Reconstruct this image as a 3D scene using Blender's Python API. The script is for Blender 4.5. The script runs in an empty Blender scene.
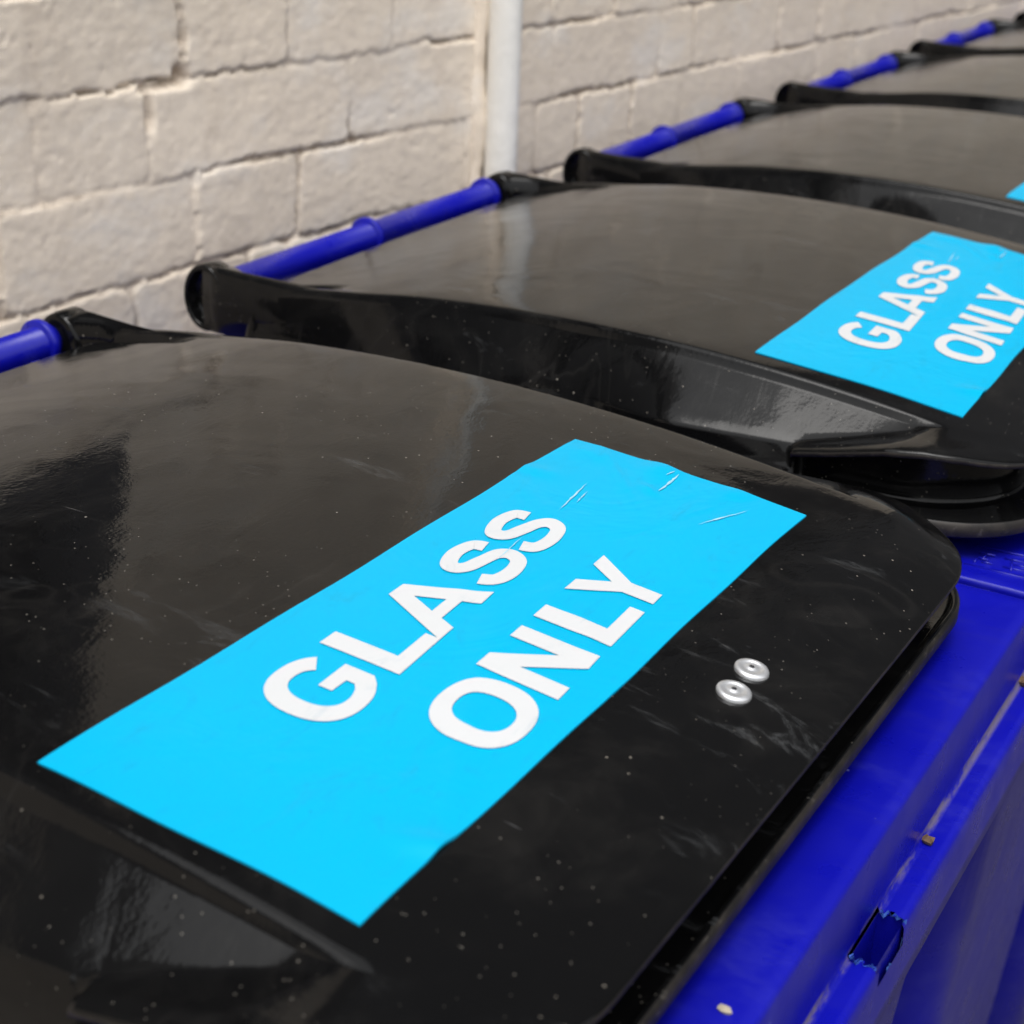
import bpy, bmesh, math, random
import numpy as np
from mathutils import Vector, Matrix
from mathutils.geometry import tessellate_polygon

scene = bpy.context.scene
COL = scene.collection
random.seed(4)
GZ = -0.98            # ground level, the handle bar axis is z = 0
XC = 0.22             # centre line of a bin, measured from its near hinge

# ------------------------------------------------------------------ helpers
def link(name, me, mats, parent=None, smooth=True):
    o = bpy.data.objects.new(name, me)
    COL.objects.link(o)
    for m in (mats if isinstance(mats, (list, tuple)) else [mats]):
        me.materials.append(m)
    if smooth:
        me.polygons.foreach_set('use_smooth', [True] * len(me.polygons))
    if parent: o.parent = parent
    return o

def mesh_from(name, verts, faces, mi=None):
    me = bpy.data.meshes.new(name)
    me.from_pydata([tuple(v) for v in verts], [], faces)
    if mi: me.polygons.foreach_set('material_index', mi)
    me.update()
    return me

class MB:
    def __init__(s): s.v = []; s.f = []; s.m = []
    def add(s, vs, fs, mi=0):
        b = len(s.v); s.v += [tuple(v) for v in vs]; s.f += [tuple(i + b for i in f) for f in fs]; s.m += [mi] * len(fs)
    def box(s, a, b, mi=0):
        x0, y0, z0 = a; x1, y1, z1 = b
        s.add([(x0,y0,z0),(x1,y0,z0),(x1,y1,z0),(x0,y1,z0),(x0,y0,z1),(x1,y0,z1),(x1,y1,z1),(x0,y1,z1)],
              [(0,3,2,1),(4,5,6,7),(0,1,5,4),(1,2,6,5),(2,3,7,6),(3,0,4,7)], mi)
    def lathe_x(s, prof, n=40, c=(0, 0), mi=0, rz=1.0):
        # prof: list of (x, r) revolved about the x axis through (y,z)=c
        vs = []
        for x, r in prof:
            for k in range(n):
                a = 2 * math.pi * k / n
                vs.append((x, c[0] + r * math.cos(a), c[1] + rz * r * math.sin(a)))
        fs = []
        for i in range(len(prof) - 1):
            for k in range(n):
                k2 = (k + 1) % n
                fs.append((i*n+k, i*n+k2, (i+1)*n+k2, (i+1)*n+k))
        s.add(vs, fs, mi)
    def lathe_z(s, prof, n=32, c=(0, 0, 0), mi=0):
        vs = []
        for r, z in prof:
            for k in range(n):
                a = 2 * math.pi * k / n
                vs.append((c[0] + r * math.cos(a), c[1] + r * math.sin(a), c[2] + z))
        fs = []
        for i in range(len(prof) - 1):
            for k in range(n):
                k2 = (k + 1) % n
                fs.append((i*n+k, i*n+k2, (i+1)*n+k2, (i+1)*n+k))
        s.add(vs, fs, mi)
    def loft(s, secs, mi=0, cap=True):
        n = len(secs[0]); vs = [p for sec in secs for p in sec]; fs = []
        for i in range(len(secs) - 1):
            for k in range(n):
                k2 = (k + 1) % n
                fs.append((i*n+k, i*n+k2, (i+1)*n+k2, (i+1)*n+k))
        if cap:
            fs.append(tuple(range(n))); fs.append(tuple((len(secs)-1)*n + k for k in reversed(range(n))))
        s.add(vs, fs, mi)
    def mesh(s, name, fix=True):
        me = mesh_from(name, s.v, s.f, s.m)
        if fix:
            bm = bmesh.new(); bm.from_mesh(me); bmesh.ops.recalc_face_normals(bm, faces=bm.faces); bm.to_mesh(me); bm.free()
        return me

# ------------------------------------------------------------------ node helpers
class NT:
    def __init__(s, name):
        s.m = bpy.data.materials.new(name); s.m.use_nodes = True; s.t = s.m.node_tree; s.t.nodes.clear()
        s.out = s.t.nodes.new('ShaderNodeOutputMaterial'); s.b = s.t.nodes.new('ShaderNodeBsdfPrincipled')
        s.t.links.new(s.b.outputs[0], s.out.inputs[0])
    def n(s, typ, **kw):
        nd = s.t.nodes.new(typ)
        for k, v in kw.items():
            if k.startswith('_'): setattr(nd, k[1:], v)
            else: s.set(nd.inputs[k.replace('__', ' ')], v)
        return nd
    def set(s, sock, v):
        if isinstance(v, bpy.types.NodeSocket): s.t.links.new(v, sock)
        else: sock.default_value = v
    def coord(s, scale=(1, 1, 1), rot=(0, 0, 0), loc=(0, 0, 0), kind='Object'):
        c = s.n('ShaderNodeTexCoord'); mp = s.n('ShaderNodeMapping')
        mp.inputs['Scale'].default_value = scale; mp.inputs['Rotation'].default_value = rot; mp.inputs['Location'].default_value = loc
        s.t.links.new(c.outputs[kind], mp.inputs['Vector']); return mp.outputs[0]
    def noise(s, vec, scale, detail=3, rough=.5, dist=0):
        nd = s.n('ShaderNodeTexNoise', Vector=vec, Scale=scale, Detail=detail, Roughness=rough, Distortion=dist); return nd.outputs['Fac']
    def ramp(s, fac, p0, p1, c0=0., c1=1.):
        nd = s.n('ShaderNodeMapRange', Value=fac); nd.interpolation_type = 'SMOOTHSTEP'
        nd.inputs['From Min'].default_value = p0; nd.inputs['From Max'].default_value = p1
        nd.inputs['To Min'].default_value = c0; nd.inputs['To Max'].default_value = c1
        return nd.outputs[0]
    def math(s, op, a, b=0.):
        nd = s.n('ShaderNodeMath', _operation=op); s.set(nd.inputs[0], a); s.set(nd.inputs[1], b); return nd.outputs[0]
    def mix(s, fac, a, b):
        nd = s.t.nodes.new('ShaderNodeMix'); nd.data_type = 'RGBA'
        s.set(nd.inputs[0], fac)
        for sock, v in ((nd.inputs[6], a), (nd.inputs[7], b)):
            if isinstance(v, bpy.types.NodeSocket): s.t.links.new(v, sock)
            else: sock.default_value = (*v, 1)
        return nd.outputs[2]
    def bump(s, h, strength, dist, normal=None):
        nd = s.n('ShaderNodeBump', Height=h, Strength=strength, Distance=dist)
        if normal: s.t.links.new(normal, nd.inputs['Normal'])
        return nd.outputs[0]
    def base(s, **kw):
        for k, v in kw.items():
            sock = s.b.inputs[k.replace('__', ' ')]
            if isinstance(v, bpy.types.NodeSocket): s.t.links.new(v, sock)
            elif isinstance(v, tuple) and len(v) == 3: sock.default_value = (*v, 1)
            else: sock.default_value = v
        return s.m

def specks(t, vec, scale, size, seed_noise=0.5, dens=.5):
    """small scattered round dots: 1 on a dot, 0 elsewhere"""
    v = t.n('ShaderNodeTexVoronoi', Vector=vec, Scale=scale); v.feature = 'F1'
    d = t.ramp(v.outputs['Distance'], size * .55, size, 1., 0.)
    pick = t.n('ShaderNodeSeparateColor', Color=v.outputs['Color'])
    keep = t.ramp(pick.outputs[0], dens, dens + .02, 0., 1.)
    return t.math('MULTIPLY', d, keep)

def scratch(t, rot, scale, thr, seed):
    """thin straight scratches"""
    vec = t.coord(scale=(1, .035, 1), rot=(0, 0, rot), loc=(seed, seed * 2.3, 0))
    vec2 = t.coord(loc=(seed * 3, seed, 0))
    v = t.n('ShaderNodeTexVoronoi', Vector=vec, Scale=scale); v.feature = 'F1'
    line = t.ramp(v.outputs['Distance'], .012, .03, 1., 0.)
    gate = t.ramp(t.noise(vec2, 9, 2), thr, thr + .08)
    return t.math('MULTIPLY', line, gate)

# ------------------------------------------------------------------ materials
def black_plastic():
    t = NT('black_plastic')
    P = t.coord()
    big = t.noise(P, 3.2, 3, .55, 1.2)
    swirl = t.noise(t.coord(scale=(1, 1.6, 1), rot=(0, 0, .5)), 6, 4, .55, 3.0)
    fine = t.noise(P, 420, 2, .6)
    sp = t.math('MULTIPLY', specks(t, P, 60, .042, dens=.55), t.ramp(t.noise(t.coord(loc=(2, 8, 3)), 9, 4, .6), .44, .56, .1, 1.))
    sp2 = specks(t, t.coord(loc=(.3, .7, .2)), 130, .085, dens=.50)
    gate = t.ramp(t.noise(t.coord(loc=(3, 1, 0)), 5, 2), .42, .62)
    sp2 = t.math('MULTIPLY', sp2, gate)
    s1 = scratch(t, .5, 26, .50, 1.3); s2 = scratch(t, -.9, 30, .50, 4.1); s3 = scratch(t, 1.7, 34, .52, 7.7)
    s4 = scratch(t, 1.15, 48, .50, 11.2); s5 = scratch(t, -.35, 44, .52, 14.9)
    sc = t.math('MAXIMUM', t.math('MAXIMUM', s4, s5), t.math('MAXIMUM', s1, t.math('MAXIMUM', s2, s3)))
    # dried water marks: thin meandering rings
    wm = t.noise(t.coord(scale=(1, 1.3, 1), loc=(1, 4, 0)), 4.2, 3, .5, 2.2)
    ring = t.ramp(t.math('ABSOLUTE', t.math('SUBTRACT', t.math('FRACT', t.math('MULTIPLY', wm, 7.)), .5)), .0, .14, 1., 0.)
    ring = t.math('MULTIPLY', ring, t.ramp(t.noise(t.coord(loc=(9, 1, 2)), 6, 3), .42, .6))
    sp3 = specks(t, t.coord(loc=(.9, .1, .6)), 260, .13, dens=.60)
    sp3 = t.math('MULTIPLY', sp3, t.ramp(t.noise(t.coord(loc=(6, 1, 3)), 8, 3), .45, .60))
    dust = t.ramp(t.noise(P, 13, 6, .7, .8), .46, .80, 0., 1.)
    scuff = t.math('MULTIPLY', t.ramp(t.noise(t.coord(scale=(1, .22, 1), rot=(0, 0, -.6)), 60, 5, .7, .6), .56, .72), t.ramp(t.noise(t.coord(loc=(5, 2, 1)), 7, 3), .46, .64))
    col = t.mix(big, (.0026, .0027, .0031), (.0046, .0045, .0045))
    col = t.mix(t.math('MULTIPLY', dust, .16), col, (.045, .042, .038))
    col = t.mix(t.math('MULTIPLY', scuff, .26), col, (.13, .135, .14))
    col = t.mix(t.math('MULTIPLY', sc, .28), col, (.22, .22, .23))
    col = t.mix(t.math('MULTIPLY', ring, .05), col, (.07, .065, .06))
    col = t.mix(t.math('MULTIPLY', sp3, .45), col, (.26, .24, .21))
    col = t.mix(t.math('MULTIPLY', sp2, .6), col, (.30, .27, .23))
    col = t.mix(t.math('MULTIPLY', sp, .55), col, (.36, .33, .29))
    r = t.ramp(swirl, .30, .72, .035, .12)
    r = t.math('ADD', r, t.math('MULTIPLY', dust, .10))
    r = t.math('ADD', r, t.math('MULTIPLY', ring, .09))
    r = t.math('ADD', r, t.math('MULTIPLY', t.math('MAXIMUM', sc, t.math('MAXIMUM', scuff, sp)), .30))
    wob = t.noise(P, 11, 2, .5, .6)
    nb = t.bump(wob, .34, .0035)
    nb = t.bump(t.noise(t.coord(scale=(1, 1.8, 1), rot=(0, 0, .7)), 26, 3, .55, 1.6), .12, .0010, nb)
    nb = t.bump(fine, .10, .0004, nb)
    nb = t.bump(sc, .3, .0002, nb)
    return t.base(Base__Color=col, Roughness=r, Normal=nb, Specular__IOR__Level=.23)

def scuffed_edge():
    t = NT('scuffed_black_edge'); P = t.coord()
    a = t.noise(P, 40, 5, .7); b = t.noise(t.coord(loc=(3, 3, 3)), 220, 4, .7)
    col = t.mix(t.ramp(a, .35, .7), (.008, .007, .007), (.030, .025, .021)); col = t.mix(t.ramp(b, .58, .72, 0., .6), col, (.10, .09, .08))
    return t.base(Base__Color=col, Roughness=.55, Specular__IOR__Level=.3)

def blue_plastic():
    t = NT('blue_plastic')
    P = t.coord()
    a = t.noise(P, 7, 4, .6)
    col = t.mix(a, (.002, .003, .26), (.004, .005, .33))
    # grime that has settled along the gutter of the front rim
    g = t.n('ShaderNodeSeparateXYZ', Vector=t.coord())
    zb = t.math('MULTIPLY', t.ramp(g.outputs[2], .8845, .8865), t.ramp(g.outputs[2], .8900, .8925, 1., 0.))
    yb = t.math('MULTIPLY', t.ramp(g.outputs[1], -.6150, -.6120), t.ramp(g.outputs[1], -.6080, -.6060, 1., 0.))
    grime = t.math('MULTIPLY', t.math('MULTIPLY', zb, yb), t.ramp(t.noise(t.coord(scale=(1, 3, 3)), 22, 5, .7), .42, .58))
    col = t.mix(t.math('MULTIPLY', grime, .75), col, (.17, .14, .12))
    sp = specks(t, P, 70, .07, dens=.8)
    s1 = scratch(t, .4, 24, .60, 2.2)
    haze = t.ramp(t.noise(t.coord(scale=(1, .5, 1), rot=(0, 0, .3)), 20, 5, .7), .5, .8)
    col = t.mix(t.math('MULTIPLY', haze, .11), col, (.16, .17, .50))
    streak = t.ramp(t.noise(t.coord(scale=(6, 1, .6), loc=(2, 2, 2)), 9, 5, .7), .52, .75)
    col = t.mix(t.math('MULTIPLY', streak, .10), col, (.045, .04, .12))
    spd = specks(t, t.coord(loc=(.4, .4, .1)), 95, .07, dens=.72)
    col = t.mix(t.math('MULTIPLY', spd, .6), col, (.03, .025, .04))
    col = t.mix(t.math('MULTIPLY', t.math('MAXIMUM', s1, sp), .35), col, (.35, .38, .75))
    r = t.math('ADD', t.ramp(t.noise(P, 30, 4, .6), .3, .7, .26, .38), t.math('MULTIPLY', grime, .4))
    nb = t.bump(t.noise(P, 260, 3, .6), .12, .0005)
    nb = t.bump(t.noise(P, 18, 2), .25, .002, nb)
    return t.base(Base__Color=col, Roughness=r, Normal=nb, Specular__IOR__Level=.36)

def simple(name, c, r=.5, metal=0., nscale=40, var=.15, bump=0.):
    t = NT(name)
    P = t.coord(); a = t.noise(P, nscale, 4, .6)
    col = t.mix(a, tuple(x * (1 - var) for x in c), tuple(min(1, x * (1 + var)) for x in c))
    kw = dict(Base__Color=col, Roughness=r, Metallic=metal)
    if bump: kw['Normal'] = t.bump(a, .4, bump)
    return t.base(**kw)

def vinyl(name, c, c2):
    t = NT(name)
    P = t.coord()
    a = t.noise(P, 12, 4, .6)
    col = t.mix(a, c, c2)
    sp = specks(t, P, 60, .05, dens=.86)
    col = t.mix(t.math('MULTIPLY', sp, .7), col, (.03, .10, .14))
    sm = t.ramp(t.noise(t.coord(scale=(1, 2.2, 1), rot=(0, 0, .4)), 22, 5, .7, 1.5), .54, .74)
    col = t.mix(t.math('MULTIPLY', sm, .22), col, (.02, .20, .30))
    nb = t.bump(t.noise(t.coord(scale=(1, 1.5, 1), rot=(0, 0, .6)), 14, 3, .55, 1.0), .5, .0025)
    return t.base(Base__Color=col, Roughness=.38, Normal=nb, Specular__IOR__Level=.13)

def wall_paint():
    t = NT('painted_brick')
    P = t.coord()
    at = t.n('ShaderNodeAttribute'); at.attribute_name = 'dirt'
    a = t.noise(P, 5, 4, .6); b = t.noise(P, 60, 4, .7)
    col = t.mix(a, (.86, .735, .59), (.90, .80, .67))
    col = t.mix(t.ramp(b, .35, .75, 0., .25), col, (.50, .43, .37))
    whiter = t.ramp(t.noise(t.coord(scale=(1, 1, 1.6), loc=(2, 0, 5)), 9, 4, .6), .5, .72, 0., .55)
    col = t.mix(whiter, col, (.88, .83, .76))
    stain = t.ramp(t.noise(t.coord(scale=(1.6, 1, .5), loc=(7, 0, 1)), 6, 5, .65), .52, .75, 0., .35)
    col = t.mix(stain, col, (.62, .50, .38))
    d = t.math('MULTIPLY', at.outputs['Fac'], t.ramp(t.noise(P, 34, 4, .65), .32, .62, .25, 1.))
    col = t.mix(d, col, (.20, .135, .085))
    sp = specks(t, P, 38, .035, dens=.82)
    col = t.mix(t.math('MULTIPLY', sp, .8), col, (.10, .08, .07))
    # unseen upper wall made dark brick so the lids mirror it as black
    g = t.n('ShaderNodeSeparateXYZ', Vector=P)
    dark_top = t.ramp(t.math('ADD', g.outputs[2], t.math('MULTIPLY', a, .05)), .98, 1.02)
    col = t.mix(dark_top, col, t.mix(b, (.045, .042, .042), (.08, .075, .072)))
    nb = t.bump(t.noise(t.coord(scale=(1, 1, 1.7)), 85, 4, .6), .20, .0014)
    nb = t.bump(t.noise(t.coord(scale=(1, 1, 3)), 330, 3, .6), .35, .0006, nb)
    return t.base(Base__Color=col, Roughness=.62, Normal=nb, Specular__IOR__Level=.3)

M_BLACK = black_plastic()
M_EDGE = scuffed_edge()
M_BLUE = blue_plastic()
M_TORN = simple('torn_blue_plastic', (.04, .12, .50), .6, nscale=300, var=.4)
M_CYAN = vinyl('cyan_vinyl', (.0, .33, .56), (.0, .36, .61))
M_WHITE = vinyl('white_vinyl', (.49, .50, .51), (.53, .54, .55))
M_WEAR = simple('worn_vinyl', (.27, .52, .63), .5, nscale=500, var=.35)
M_RIVET = simple('aluminium', (.66, .67, .69), .38, .75, nscale=300, var=.15)
M_HOLE = simple('dark_rivet_core', (.03, .03, .035), .5)
M_WALL = wall_paint()
M_PIPE = simple('painted_pipe', (.84, .82, .77), .5, nscale=55, var=.10, bump=.003)
M_TYRE = simple('tyre_rubber', (.02, .02, .02), .8)
M_STEEL = simple('axle_steel', (.35, .35, .36), .4, .9)
M_LEAF = simple('dried_leaf', (.12, .07, .035), .8, nscale=300, var=.5, bump=.001)
M_PALE = simple('pale_grit', (.42, .36, .27), .8, nscale=300, var=.4, bump=.001)
M_GLASS = simple('dark_glass', (.006, .006, .007), .06)
M_FRAME = simple('window_paint', (.05, .05, .055), .5)

# ------------------------------------------------------------------ noise for the wall
class VN:
    def __init__(s, seed): s.t = np.random.default_rng(seed).random((256, 256))
    def __call__(s, x, y):
        xi = np.floor(x).astype(int); yi = np.floor(y).astype(int); fx = x - xi; fy = y - yi
        fx = fx*fx*(3-2*fx); fy = fy*fy*(3-2*fy); t = s.t
        a = t[xi & 255, yi & 255]; b = t[(xi+1) & 255, yi & 255]; c = t[xi & 255, (yi+1) & 255]; d = t[(xi+1) & 255, (yi+1) & 255]
        return (a*(1-fx)+b*fx)*(1-fy) + (c*(1-fx)+d*fx)*fy
def fbm(vn, x, y, o=4, g=.5):
    r = 0; a = 1; n = 0
    for k in range(o):
        r = r + a * vn(x * 2**k + 17.3*k, y * 2**k + 9.1*k); n += a; a *= g
    return r / n
def sstep(a, b, x):
    t = np.clip((x - a) / (b - a), 0, 1); return t*t*(3-2*t)

WY0, WR = .2023, -.0565        # wall plane: y = WY0 + WR * x
def build_wall():
    xs = np.concatenate([np.arange(-3.2, -.36, .03), np.arange(-.36, 1.35, .0024), np.arange(1.35, 3.0, .0045), np.arange(3.0, 3.42, .04)])
    zs = np.concatenate([np.arange(GZ, -.16, .03), np.arange(-.16, .20, .0024), np.arange(.20, 1.1, .006), np.arange(1.1, 1.56, .03)])
    X, Z = np.meshgrid(xs, zs, indexing='ij')
    n1, n2, n3 = VN(1), VN(2), VN(3)
    # ragged edges: look the brick pattern up at a slightly wandering place
    U = X + .009*(fbm(n1, X*18, Z*18)-.5) + .0065*(fbm(n2, X*90, Z*90, 3)-.5)
    V = Z + .008*(fbm(n2, X*11+40, Z*16)-.5) + .0060*(fbm(n3, X*80, Z*80, 3)-.5)
    CH, Z0 = .0793, 0.0195
    row = np.floor((V - Z0) / CH).astype(int)          # row 0 is the course whose bed is at Z0
    fz = (V - Z0) / CH - row
    known = {1: [-0.0819, 0.2066, 0.3325, 0.4814, 0.6382, 0.7621, 0.8925, 1.1445], 0: [-0.0819, 0.0424, 0.1618, 0.4179, 0.6595, 0.7679, 1.0022, 1.0925, 1.3368], -1: [-0.1715, 0.0009, 0.212, 0.346, 0.6057, 0.7384, 0.8272, 0.948, 1.066, 1.2229], -2: [-0.2331, -0.1043, 0.1357, 0.2709, 0.5173, 0.6517]}
    H = np.zeros_like(X); G = np.full_like(X, 9.); dirt = np.zeros_like(X); rnd = np.random.default_rng(7)
    for r in range(int(row.min()), int(row.max())+1):
        js = list(known.get(r, [.05 + .1 * (r % 3)]))
        step = [.125, .252]; k = r % 2
        while js[-1] < 6.6: js.append(js[-1] + step[k % 2] + rnd.uniform(-.008, .008)); k += 1
        k = r % 2 + 1
        while js[0] > -3.8: js.insert(0, js[0] - step[k % 2] - rnd.uniform(-.008, .008)); k += 1
        js = np.array(js); m = row == r
        if not m.any(): continue
        u = U[m]; i = np.searchsorted(js, u) - 1
        du = np.minimum(u - js[i], js[i+1] - u); dv = np.minimum(fz[m], 1 - fz[m]) * CH
        off = rnd.uniform(-.0008, .0010, len(js)); tl = rnd.uniform(-.03, .03, len(js)); tv = rnd.uniform(-.015, .025, len(js))
        face = off[i] + tl[i]*(u - (js[i]+js[i+1])/2) + tv[i]*(fz[m]-.5)*CH
        # rounded corners of each brick
        rc = .012; q = np.hypot(np.maximum(rc-du, 0), np.maximum(rc-dv, 0)); d = np.where((du < rc) & (dv < rc), rc - q, np.minimum(du, dv))
        jd = rnd.uniform(.25, 1., len(js))
        H[m] = face; G[m] = d
        # how well each joint is filled with old paint and mortar
        fill = fbm(n3, X[m]*7+r*3.7, Z[m]*7)
        depth = .0047*sstep(.40, .66, fill) + .0007
        if r in (0, -1, 1): depth *= 1.15
        groove = 1 - sstep(.0004, .0034, d)
        vert = du < dv
        groove = np.where(vert, groove*(.35+.65*jd[i]), groove)
        H[m] -= depth*groove
        # a proud slubby lip of paint under the crack
        low = (fz[m] > .5)
        H[m] += np.where(low & ~vert, .0001*np.exp(-((d-.0085)/.0035)**2), 0)
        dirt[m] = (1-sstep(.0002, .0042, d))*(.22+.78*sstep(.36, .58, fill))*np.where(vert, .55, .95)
    # surface of the bricks themselves
    H += .0024*(fbm(n1, X*7, Z*6, 2)-.5) + .0008*(fbm(n2, X*38, Z*45, 3, .5)-.5) + .0007*(fbm(n3, X*130, Z*210, 2)-.5)
    pits = sstep(.80, .90, fbm(n1, X*130+8, Z*130+3, 2)); H -= .0008*pits
    # the bed at the foot of the visible course carries a pale fillet
    # deep crack beside the second course seen at the upper left
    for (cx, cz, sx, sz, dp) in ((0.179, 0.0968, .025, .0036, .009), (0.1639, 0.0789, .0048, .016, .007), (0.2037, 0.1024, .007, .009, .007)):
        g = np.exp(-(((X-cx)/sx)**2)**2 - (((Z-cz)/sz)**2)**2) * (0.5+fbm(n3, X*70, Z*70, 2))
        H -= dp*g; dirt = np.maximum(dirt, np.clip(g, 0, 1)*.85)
    Y = WY0 + WR*X - H
    nx, nz = X.shape
    # opening of the window high on the wall
    wx0, wx1, wz0, wz1 = WIN
    vs = np.stack([X, Y, Z], -1).reshape(-1, 3)
    ii = np.arange(nx*nz).reshape(nx, nz)
    a = ii[:-1, :-1]; b = ii[1:, :-1]; c = ii[1:, 1:]; d = ii[:-1, 1:]
    xc = (X[:-1, :-1]+X[1:, 1:])/2; zc = (Z[:-1, :-1]+Z[1:, 1:])/2
    keep = ~((xc > wx0) & (xc < wx1) & (zc > wz0) & (zc < wz1))
    quads = np.stack([a, b, c, d], -1)[keep]
    me = bpy.data.meshes.new('brick_wall')
    me.vertices.add(len(vs)); me.vertices.foreach_set('co', vs.astype(np.float32).ravel())
    me.loops.add(quads.size); me.loops.foreach_set('vertex_index', quads.astype(np.int32).ravel())
    me.polygons.add(len(quads)); me.polygons.foreach_set('loop_start', np.arange(0, quads.size, 4, dtype=np.int32))
    me.update(calc_edges=True)
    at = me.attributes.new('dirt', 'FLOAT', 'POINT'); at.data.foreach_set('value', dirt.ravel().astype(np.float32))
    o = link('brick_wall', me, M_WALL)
    return o
WIN = (-.95, .10, .195, 1.35)

wall = build_wall()
wall['label'] = 'off-white painted brick wall running behind the row of bins'
wall['category'] = 'wall'

def wy(x): return WY0 + WR*x

# window added out of view, only to mirror as a dark shape in the lids
def build_window():
    x0, x1, z0, z1 = WIN
    root = bpy.data.objects.new('window', None); COL.objects.link(root); root.location = ((x0+x1)/2, wy((x0+x1)/2), z0)
    root.rotation_euler.z = math.atan(WR)
    w = (x1-x0)/2; h = z1-z0
    m = MB()
    for (a, b) in (((-w, .0, 0), (-w+.05, .09, h)), ((w-.05, .0, 0), (w, .09, h)), ((-w+.05, .0, h-.05), (w-.05, .09, h)), ((-w+.05, .0, 0), (w-.05, .09, .05)), ((-.02, .02, .05), (.02, .07, h-.05))):
        m.box(a, b)
    link('window_frame', m.mesh('window_frame'), M_FRAME, root, False)
    m = MB(); m.box((-w+.05, .05, .05), (-.02, .056, h-.05)); m.box((.02, .05, .05), (w-.05, .056, h-.05))
    link('pane', m.mesh('pane'), M_GLASS, root, False)
    root['label'] = 'unseen dark window added above the nearest bin for its reflection in the lids'
    root['category'] = 'window'
build_window()

# ------------------------------------------------------------------ the lid
HW = .218
def D(y):
    if isinstance(y, float) or np.isscalar(y):
        return D(np.array([y]))[0]
    y1 = np.maximum(y, -.5)
    return -.006 - .2029*y1 - .3502*y1*y1 + .1473*(y - y1)
def f(x, y):
    x = np.asarray(x, float); y = np.asarray(y, float)
    e = np.minimum(1, np.abs(x-XC)/HW)
    z = D(y) + (.0037 + .0010*(1-e**30))*(1-.9*sstep(-.19, -.04, y)) + .0015*(1-e**2)
    # the trench between the shell and each hinge arm
    ein = HW - np.abs(x-XC)
    fw = sstep(-.112, -.060, y)
    ridge = .0030*sstep(-.14, -.07, y)*(1-sstep(.006, .011, ein))
    return z + ridge - .013*fw*sstep(.009, .0125, ein)*(1-sstep(.019, .026, ein))

def roundrect(hx, yf, yr, rf, rr, npts):
    """points of a rounded rectangle, counter-clockwise from the near rear corner; same topology whatever the sizes.
       returns list of (x, y, tag, t)"""
    nS, nA, nF, nB = npts
    P = []
    # near side: rear -> front
    for i in range(nS):
        t = i/nS; P.append((XC-hx, (yr-rr)+(yf+rf-yr+rr)*t))
    for i in range(nA):
        a = math.pi + (math.pi/2)*i/nA; P.append((XC-hx+rf+rf*math.cos(a), yf+rf+rf*math.sin(a)))
    for i in range(nF):
        t = i/nF; P.append((XC-hx+rf+(2*hx-2*rf)*t, yf))
    for i in range(nA):
        a = -math.pi/2 + (math.pi/2)*i/nA; P.append((XC+hx-rf+rf*math.cos(a), yf+rf+rf*math.sin(a)))
    for i in range(nS):
        t = i/nS; P.append((XC+hx, (yf+rf)+(yr-rr-yf-rf)*t))
    for i in range(nA//2):
        a = (math.pi/2)*i/(nA//2); P.append((XC+hx-rr+rr*math.cos(a), yr-rr+rr*math.sin(a)))
    for i in range(nB):
        t = i/nB; P.append((XC+hx-rr-(2*hx-2*rr)*t, yr))
    for i in range(nA//2):
        a = math.pi/2 + (math.pi/2)*i/(nA//2); P.append((XC-hx+rr+rr*math.cos(a), yr-rr+rr*math.sin(a)))
    return np.array(P)

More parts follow.
